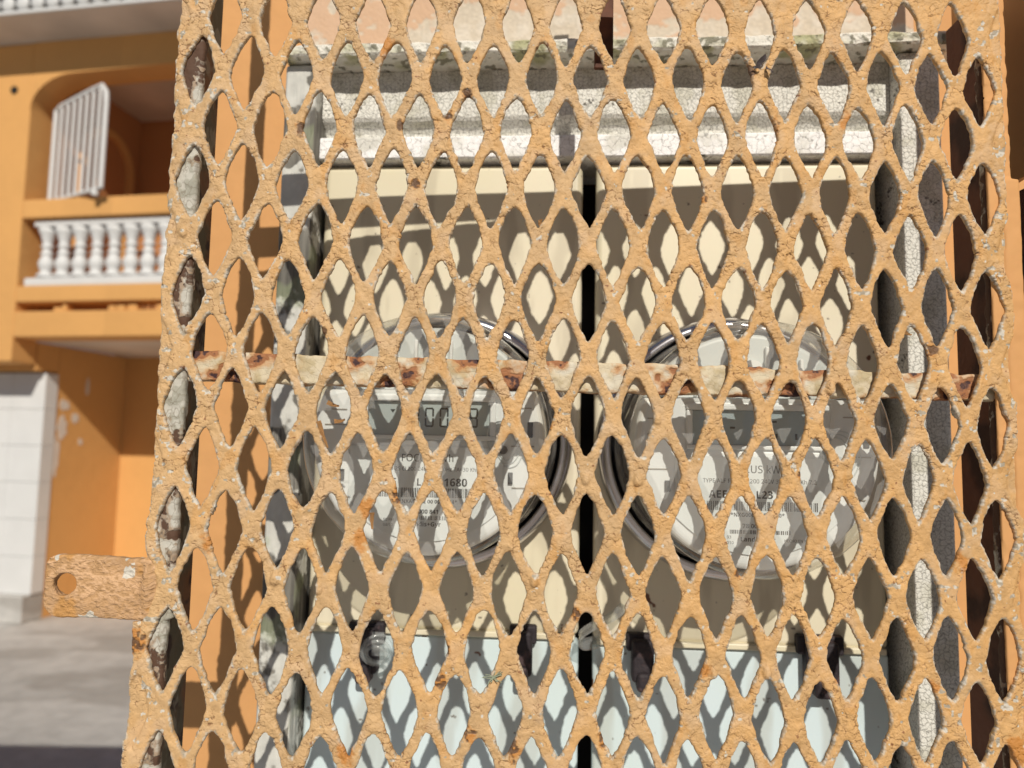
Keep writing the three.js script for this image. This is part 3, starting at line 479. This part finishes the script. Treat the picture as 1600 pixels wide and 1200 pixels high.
// ================================================================ the cage: frame, bars, tab
const cage = thing('security_cage', 'rusty cage of expanded metal under thick flaking orange paint, over both meters', 'mesh cage', WORLD, [0, -0.312, 0]);
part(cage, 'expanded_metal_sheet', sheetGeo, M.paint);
const knock = (f, a = 0.5) => (x, y, z) => { const d = f(x, y, z); return Math.abs(d) < 2 ? d - a * n3(x / 6, y / 6, z / 6) - 0.5 * a * n3(x / 2.2, y / 2.2, z / 2.2) : d; };
const uvXY = (g) => wrapUV(g, 1);
const uvM2 = (g) => planarUV(g, (x, y, z) => x + z, (x, y, z) => y);
const uvM = (g, ax = 0) => planarUV(g, (x, y, z) => (ax ? z : x), (x, y, z) => y);
// front legs of the angle iron
part(cage, 'frame_angle', uvM2(sdfMesh([-252, -222, -314, 462, -9, 2], 1.3, knock((x, y, z) => sdBox(x, y, z, -234.7 - (y < -181 ? 3 : 0), 73, -4, 7.4, 385, 3, 1.5), 0.5))), M.flaky, 'left leg of the frame, white paint flaking from rust');
part(cage, 'frame_angle', uvM2(sdfMesh([226, 256, -314, 206, -9, 3], 1.2, knock((x, y, z) => Math.min(sdBox(x, y, z, 240, -54, -1.5, 7.2, 256, 1.0, 0.8), sdBox(x, y, z, 245.4, -120, -0.6, 5, 198, 1.8, 0.8)), 0.35))), M.wall);
part(cage, 'frame_angle', uvM2(sdfMesh([226, 252, -314, 206, -12, -1], 1.4, knock((x, y, z) => sdBox(x, y, z, 240.3, -54, -6.6, 6.8, 255, 2.9, 1), 0.9))), M.flaky, 'rusted inner face of the right leg');
const sidePlate = (x, lean, top = 0.2) => { const g = box(-0.0022, 0.0022, -0.31, top, -0.052, -0.006, 0.001); g.rotateY(lean); g.translate(x, 0, 0); return uvm(g); };
part(cage, 'side_plate', sidePlate(-0.2402, 0.02, 0.46), M.rust, 'left side plate, olive and rusty');
part(cage, 'side_plate', sidePlate(0.2448, -0.03), M.darkrust, 'right side plate, dark red rust with paint flaking');
{
  const g = new THREE.ExtrudeGeometry(new THREE.Shape([[-0.238, -0.001], [0.2475, -0.001], [0.2475, 0.0055], [0.0, 0.0125], [-0.12, 0.0185], [-0.238, 0.0205]].map((p) => new THREE.Vector2(...p))), { depth: 0.003, bevelEnabled: false });
  g.rotateX(-Math.PI / 2); g.translate(0, 0.2035, 0); part(cage, 'top_plate', [uvm(g), uvm(box(-0.238, 0.2475, 0.1952, 0.2034, -0.002, 0.001, 0.0008))], M.rust);
}
part(cage, 'hanger_strap', uvm(box(0.0062, 0.0182, 0.158, 0.34, -0.036, -0.0325, 0.001)), M.darkrust, 'rusted strap at the top of the cage');
// flat bar across the back of the sheet
part(cage, 'cross_bar', planarUV(sdfMesh([-238, 240, -60, -24, -16, 0], 1.0, knock((x, y, z) => { const c = -40.6 - (x + 225) * 0.0078 + (x < -190 ? 0.4 : 0); return sdBox(x, y, z, 0, c, -8.2, 236, 8.6 - 0.4 * n2(x / 12, 4) - (x > 100 ? 0.9 : 0), 4.2, 1.1); }, 0.7)), (x, y, z) => x + 0.04, (x, y, z) => y + z * 0.7), M.cream, 'flat bar with cream paint breaking off the rust');
// tab for a padlock
part(cage, 'padlock_tab', uvXY2(sdfMesh([-304, -230, -188, -138, -8, 5], 0.8, knock((x, y, z) => {
  const c = -163.5 - 0.04 * (x + 270), bx = sdBox(x, y, z, -266, c, -1.6, 31, 16.8, 2.9, 1.6), rx = Math.abs(x + 266) - 31 + 9, ry = Math.abs(y - c) - 16.8 + 9, rd = Math.hypot(Math.max(rx, 0), Math.max(ry, 0)) + Math.min(Math.max(rx, ry), 0) - 9;
  const hole = 6.3 - Math.hypot(x + 285.8, y + 162.2); let d = Math.max(bx, rd, hole); const weld = Math.hypot((x + 240.5) * 0.9, (y - c) * 0.23, z + 1) - 4.2; return Math.min(d, weld);
}, 0.55))), M.tab ?? (M.tab = tabMaterial()), 'padlock tab with a round hole');
function uvXY2(g) { return planarUV(g, (x, y, z) => x + z * 0.6, (x, y, z) => y + z * 0.6); }
function tabMaterial() {
  return surface(640, 0.09, (u, v) => {
    const w = 0.3 * fbm(u * 12, v * 12, 12, 3, 8), o = vor(u * 16 + w * 3, v * 34 + w * 3, 34, 4), e = o.f2 - o.f1, cr = (1 - step(0.02, 0.13, e)) * step(-0.2, 0.3, n2(u * 9, v * 9, 9, 5)), a = fbm(u * 5, v * 5, 5, 4, 2), b = fbm(u * 40, v * 60, 40, 4, 6);
    let col = lerp3([0.54, 0.315, 0.145], [0.6, 0.37, 0.2], step(-0.2, 0.2, b)); col = lerp3(col, [0.3, 0.17, 0.075], 0.5 * step(0, 0.4, a + b)); col = lerp3(col, [0.52, 0.24, 0.04], 0.6 * step(0.2, 0.4, fbm(u * 7, v * 7, 7, 3, 60)));
    const wh = step(0.36, 0.4, fbm(u * 9, v * 9, 9, 4, 90)); col = lerp3(col, [0.6, 0.56, 0.48], wh); col = lerp3(col, [0.2, 0.1, 0.04], cr * 0.18); col = col.map((p) => p * (1 + 0.35 * b));
    return [...col, 0.5 + 0.8 * b - 0.2 * cr + 0.1 * VAL[o.id], 0.7];
  }, { bump: 0.0008 });
}
// curls of paint hanging from the rims
{
  const r = rng(77);
  for (const [x, y, a, l] of [[-143, -61, -0.3, 7], [-139, -70, 0.2, 6], [-148, -78, -1.2, 16], [-119, -125, -1.5, 9], [-107, -86, 0.6, 5], [-90, 20, 0.8, 5], [110, 95, -1, 5], [-28, 45, -1.3, 5], [182, -14, -0.6, 5]]) {
    const g = new THREE.PlaneGeometry(l / 1000, 0.0026, 8, 3), p = g.attributes.position;
    for (let i = 0; i < p.count; i++) { const q = p.getX(i) / (l / 1000); p.setZ(i, 0.0022 * q * q * 2 + 0.0009 * n2(q * 4, r() * 9)); p.setY(i, p.getY(i) * (1 - 0.6 * (q + 0.5)) + 0.0004 * n2(q * 5, 3)); }
    const gg = mergeGeometries([g, (() => { const k = g.clone(); k.translate(0, 0, -0.0004); return k; })()]); gg.computeVertexNormals(); gg.rotateZ(a); gg.translate(x / 1000, y / 1000, 0.0005);
    part(cage, 'paint_curl', gg, M.wall);
  }
}
{
  const t = thing('dry_leaf', 'shrivelled dark dry leaf caught on the mesh near the top right', 'leaf', WORLD, [0.1, 0.143, 0.003]), g = [];
  for (const [w, h, a, x, y] of [[0.008, 0.0032, 0.9, 0.0995, 0.1445], [0.006, 0.0022, -1.2, 0.1035, 0.139], [0.005, 0.002, 0.2, 0.097, 0.1405]]) {
    const q = new THREE.PlaneGeometry(w, h, 8, 4), p = q.attributes.position;
    for (let i = 0; i < p.count; i++) { const k = p.getX(i) / w * 2; p.setY(i, p.getY(i) * (1 - k * k) + 0.0009 * k * k); p.setZ(i, 0.0016 * Math.sin(k * 2.4) + 18 * p.getY(i) ** 2 * 8); }
    q.rotateZ(a); q.rotateY(0.4); q.translate(x, y, 0.0045); q.computeVertexNormals(); g.push(q);
  }
  part(t, 'blade', g, plain(0.06, 0.045, 0.045, 0.5));
}
{
  const t = thing('lichen_tuft', 'tiny grey green lichen tuft on a mesh strand below the left meter', 'lichen', WORLD, [-0.05, -0.2085, 0.002]), r = rng(21), g = [];
  for (let i = 0; i < 16; i++) { const a = r() * 6.28, l = 0.0025 + 0.004 * r(), b = [-0.0505, -0.2075, 0.003], q = new THREE.CatmullRomCurve3([0, 0.4, 0.75, 1].map((k) => new THREE.Vector3(b[0] + Math.cos(a) * l * k + (r() - 0.5) * 0.001, b[1] + Math.sin(a) * l * k * 0.9 + (r() - 0.5) * 0.001, b[2] + 0.002 * k * r()))); g.push(new THREE.TubeGeometry(q, 8, 0.00022, 5)); }
  part(t, 'branches', g, plain(0.3, 0.34, 0.24, 0.9));
}
// ================================================================ neighbouring steel plate at the right
{
  const t = thing('steel_door_edge', 'dark rusty edge plate of a steel door right of the cage', 'steel plate', WORLD, [0.272, -1.0, -0.02]);
  part(t, 'lower_plate', uvm(box(0.2705, 0.274, -1.0, 0.0815, -0.085, 0.03, 0.001)), M.darkrust);
  const sh = new THREE.Shape([[-0.085, 0.083], [0.03, 0.094], [0.03, 0.42], [-0.085, 0.42]].map((p) => new THREE.Vector2(...p)));
  for (const [z0, z1, y0, y1] of [[-0.062, -0.0595, 0.148, 0.178], [-0.062, -0.06, 0.104, 0.128], [-0.05, -0.0475, 0.118, 0.15]]) { const h = new THREE.Path([[z0, y0], [z1, y0], [z1, y1], [z0, y1]].map((p) => new THREE.Vector2(...p))); sh.holes.push(h); }
  const g = new THREE.ExtrudeGeometry(sh, { depth: 0.003, bevelEnabled: true, bevelThickness: 0.0004, bevelSize: 0.0004, bevelSegments: 1 }); g.rotateY(-Math.PI / 2); g.translate(0.2737, 0, 0);
  part(t, 'upper_plate', uvm(g), M.wall, 'orange painted upper plate with narrow slots');
}

// ================================================================ the house across the driveway
{
  const t = thing('house', 'orange two storey house with arched balcony across the driveway', 'house', HOUSE, [0.5, -2.0, -1]);
  const U = (q) => uvm(q);
  part(t, 'pillar', U(box(-2.6, -1.03, 0.665, 4.02, -0.32, 0, 0.02)), M.housewall);
  const f = new THREE.Shape(); f.moveTo(-1.029, 4.018); f.lineTo(-1.029, 3.34); f.absarc(-0.62, 3.34, 0.409, Math.PI, Math.PI / 2, true); f.lineTo(-0.62, 3.66); f.bezierCurveTo(-0.3, 3.68, 0.2, 3.69, 0.6, 3.69); f.lineTo(3.2, 3.69); f.lineTo(3.2, 4.018); f.closePath();
  { const pts = [[-1.029, 4.018], [-1.029, 3.3]]; for (let i = 0; i <= 14; i++) { const a = Math.PI - i / 14 * Math.PI / 2; pts.push([-0.54 + 0.489 * Math.cos(a), 3.3 + 0.36 * Math.sin(a)]); } pts.push([0.6, 3.68], [3.2, 3.68], [3.2, 4.018]); const g = new THREE.ExtrudeGeometry(new THREE.Shape(pts.map((p) => new THREE.Vector2(...p))), { depth: 0.3, bevelEnabled: false }); g.translate(0, 0, -0.3); part(t, 'arch', U(g), M.housewall); }
  part(t, 'rail_beam', U(box(-1.029, 3.2, 2.137, 2.332, -0.28, 0.001, 0.015)), M.housewall);
  part(t, 'lower_beam', U(box(-1.029, 3.2, 1.268, 1.435, -0.28, 0.001, 0.015)), M.housewall);
  part(t, 'floor_slab', [U(box(-1.029, 3.2, 0.912, 1.175, -0.3, 0.002, 0.015)), U(box(-1.029, 3.2, 1.0, 1.17, -1.7, -0.3, 0.005))], M.housewall);
  part(t, 'slab_soffit', U(box(-1.029, 3.2, 0.915, 0.998, -1.7, -0.301, 0.003)), M.soffit);
  { const r = rng(3); for (const x of [-0.62, -0.52, 0.0, 0.1, 0.2, 0.52]) { const w = 0.04 + r() * 0.09; part(t, 'mortar_block', U(box(x, x + w, 1.172, 1.22 + r() * 0.05, -0.14, -0.02 - r() * 0.04, 0.015)), M.housewall); } }
  part(t, 'back_wall', U(box(-1.2, 3.2, -2, 1.0, -1.9, -1.66, 0.005)), M.housewall);
  part(t, 'balcony_wall', U(box(-1.2, 3.2, 1.001, 4.0, -1.9, -1.66, 0.005)), M.housewallShade, 'wall at the back of the balcony with the recess shade put into its colour');
  part(t, 'side_wall', U(box(-3, -1.03, -2, 0.912, -1.66, -0.625, 0.005)), M.housewall);
  part(t, 'side_wall', U(box(-3, -1.032, 0.612, 0.911, -0.622, -0.325, 0.004)), M.housewall);
  part(t, 'side_wall', U(box(-1.3, -1.03, 1.17, 4.0, -1.66, -0.32, 0.005)), M.housewallShade);
  part(t, 'balcony_ceiling', U(box(-1.029, 3.2, 3.93, 4.01, -1.66, -0.3, 0.003)), M.soffit);
  { const pts = []; for (let i = 0; i <= 20; i++) { const a = Math.PI - i / 20 * Math.PI; pts.push([0.42 * Math.cos(a), 1.55 + 0.42 * Math.sin(a)]); } for (let i = 20; i >= 0; i--) { const a = Math.PI - i / 20 * Math.PI; pts.push([0.33 * Math.cos(a), 1.55 + 0.33 * Math.sin(a)]); } const s = new THREE.Shape([[-0.42, 0], ...pts.slice(0, 21), [0.42, 0], [0.33, 0], ...pts.slice(21), [-0.33, 0]].map((p) => new THREE.Vector2(...p))); const g = new THREE.ExtrudeGeometry(s, { depth: 0.05, bevelEnabled: false }); g.rotateY(Math.PI / 2); g.translate(-1.03, 1.6, -1.1); part(t, 'doorway_arch', U(g), M.housewall); }
  part(t, 'roof_slab', U(box(-2.8, 3.4, 4.02, 4.075, -2.1, 0.45, 0.01)), M.soffit);
  part(t, 'drip_edge', U(box(-2.8, 3.4, 4.018, 4.055, 0.45, 0.475, 0.008)), M.white);
  for (let i = 0; i < 30; i++) {                         // barrel tiles with white painted ends along the eave
    const g = new THREE.CylinderGeometry(0.075, 0.085, 0.9, 14, 1, true, -Math.PI / 2, Math.PI); g.rotateX(Math.PI / 2); g.rotateX(-0.25); const cap = new THREE.SphereGeometry(0.074, 12, 8); cap.scale(1, 1.05, 0.5);
    const x = -1.9 + i * 0.165; g.translate(x, 4.2, 0.05); cap.translate(x, 4.13, 0.455); const tile = part(t, 'roof_tile', g, M.rooftile); g.computeBoundingBox(); cap.translate(-t.base[0], -t.base[1], -t.base[2]); part(t, 'tile_end', cap, M.white, null, tile);
  }
  part(t, 'roof_deck', U(box(-2.8, 3.4, 4.1, 4.14, -2.0, 0.42, 0.01)), M.rooftile);
  // balustrade
  part(t, 'handrail', U(box(-0.93, 3.1, 2.06, 2.125, -0.21, -0.05, 0.02)), M.white);
  part(t, 'bottom_rail', U(box(-0.99, 3.1, 1.437, 1.53, -0.22, -0.04, 0.02)), M.white);
  const prof = [[0.001, 0], [0.07, 0], [0.07, 0.04], [0.045, 0.06], [0.045, 0.085], [0.058, 0.12], [0.064, 0.16], [0.05, 0.21], [0.036, 0.235], [0.05, 0.25], [0.052, 0.265], [0.036, 0.285], [0.034, 0.31], [0.05, 0.325], [0.052, 0.34], [0.036, 0.355], [0.043, 0.39], [0.05, 0.42], [0.06, 0.46], [0.075, 0.49], [0.075, 0.53], [0.001, 0.53]].map((p) => new THREE.Vector2(...p));
  const bal = new THREE.LatheGeometry(prof.map((p) => new THREE.Vector2(Math.min(p.x * 1.22, 0.088), p.y)), 20);
  for (let i = 0; i < 20; i++) { const g = bal.clone(); g.translate(-0.817 + i * 0.1935, 1.53, -0.13); part(t, 'baluster', g, M.white); }
  // open window guard on the balcony
  const P = (k, yy) => { const a = new THREE.Vector2(-0.9, -0.2), b = new THREE.Vector2(-0.04, 0.12); return new THREE.Vector3(mix(a.x, b.x, k), yy, mix(a.y, b.y, k)); };
  const tube = (pts, r) => new THREE.TubeGeometry(new THREE.CatmullRomCurve3(pts, false, 'catmullrom', 0.1), 24, r, 8);
  const guard = part(t, 'window_guard', [tube([P(0, 2.37), P(0, 3.37), P(0.02, 3.39), P(0.88, 3.45), P(0.96, 3.41), P(1, 3.31), P(1, 2.37)], 0.026), tube([P(0, 2.37), P(1, 2.37)], 0.022), tube([P(0.9, 2.37), P(0.9, 2.31)], 0.035)], M.white, 'white window guard standing open');
  for (let i = 1; i < 8; i++) { const g = tube([P(i / 8, 2.37), P(i / 8, mix(3.38, 3.44, i / 8))], 0.017); g.translate(-t.base[0], -t.base[1], -t.base[2]); part(t, 'bar', g, M.white, null, guard); }
  // patches where the paint has come off the side wall
  { const r = rng(9); for (const [z, yy, a, b] of [[-0.72, 0.02, 0.07, 0.13], [-0.9, 0.13, 0.05, 0.06], [-0.73, 0.27, 0.08, 0.06], [-1.0, -0.13, 0.03, 0.04], [-1.05, 0.5, 0.03, 0.09], [-0.66, -0.3, 0.05, 0.2]]) { const pts = []; for (let i = 0; i < 14; i++) { const q = i / 14 * 2 * Math.PI, k = 0.7 + 0.5 * r(); pts.push(new THREE.Vector2(Math.cos(q) * a * k, Math.sin(q) * b * k)); } const g = new THREE.ExtrudeGeometry(new THREE.Shape(pts), { depth: 0.004, bevelEnabled: false }); g.rotateY(Math.PI / 2); g.translate(-1.03, yy, z); part(t, 'bare_patch', g, M.soffit); } }
  { const g = new THREE.CylinderGeometry(0.04, 0.04, 0.02, 20); g.rotateX(Math.PI / 2); g.translate(-1.23, 3.516, 0.002); part(t, 'vent_hole', g, M.black); }
}
{
  const t = thing('block_wall', 'white painted block wall on a concrete plinth under the balcony', 'wall', HOUSE, [-1.5, -2, -0.5]);
  part(t, 'plinth', uvm(box(-2.8, -1.03, -2, -1.72, -0.66, -0.36, 0.02)), M.concrete);
  for (let k = 0; k < 6; k++) for (let i = 0; i < 5; i++) { const y0 = -1.72 + k * 0.386, x1 = -1.02 - i * 0.4; part(t, 'block', uvm(box(x1 - 0.398, x1, y0 + 0.0015, y0 + 0.3845, -0.62, -0.45, 0.004)), M.white); }
}
{  // unseen wall, added only to cast the dark strip on the driveway
  const t = thing('added_shade_wall', 'plain grey wall added out of view to throw shade over the near driveway', 'wall', WORLD, [-3.4, -2, -1]);
  part(t, 'wall_body', uvm(box(-6, -1.55, -2, 0.12, -1.1, -0.95, 0.02)), M.concrete);
  part(t, 'coping', uvm(box(-6, -1.52, 0.12, 0.18, -1.14, -0.91, 0.02)), M.concrete);
}
renderer.render(scene, camera);
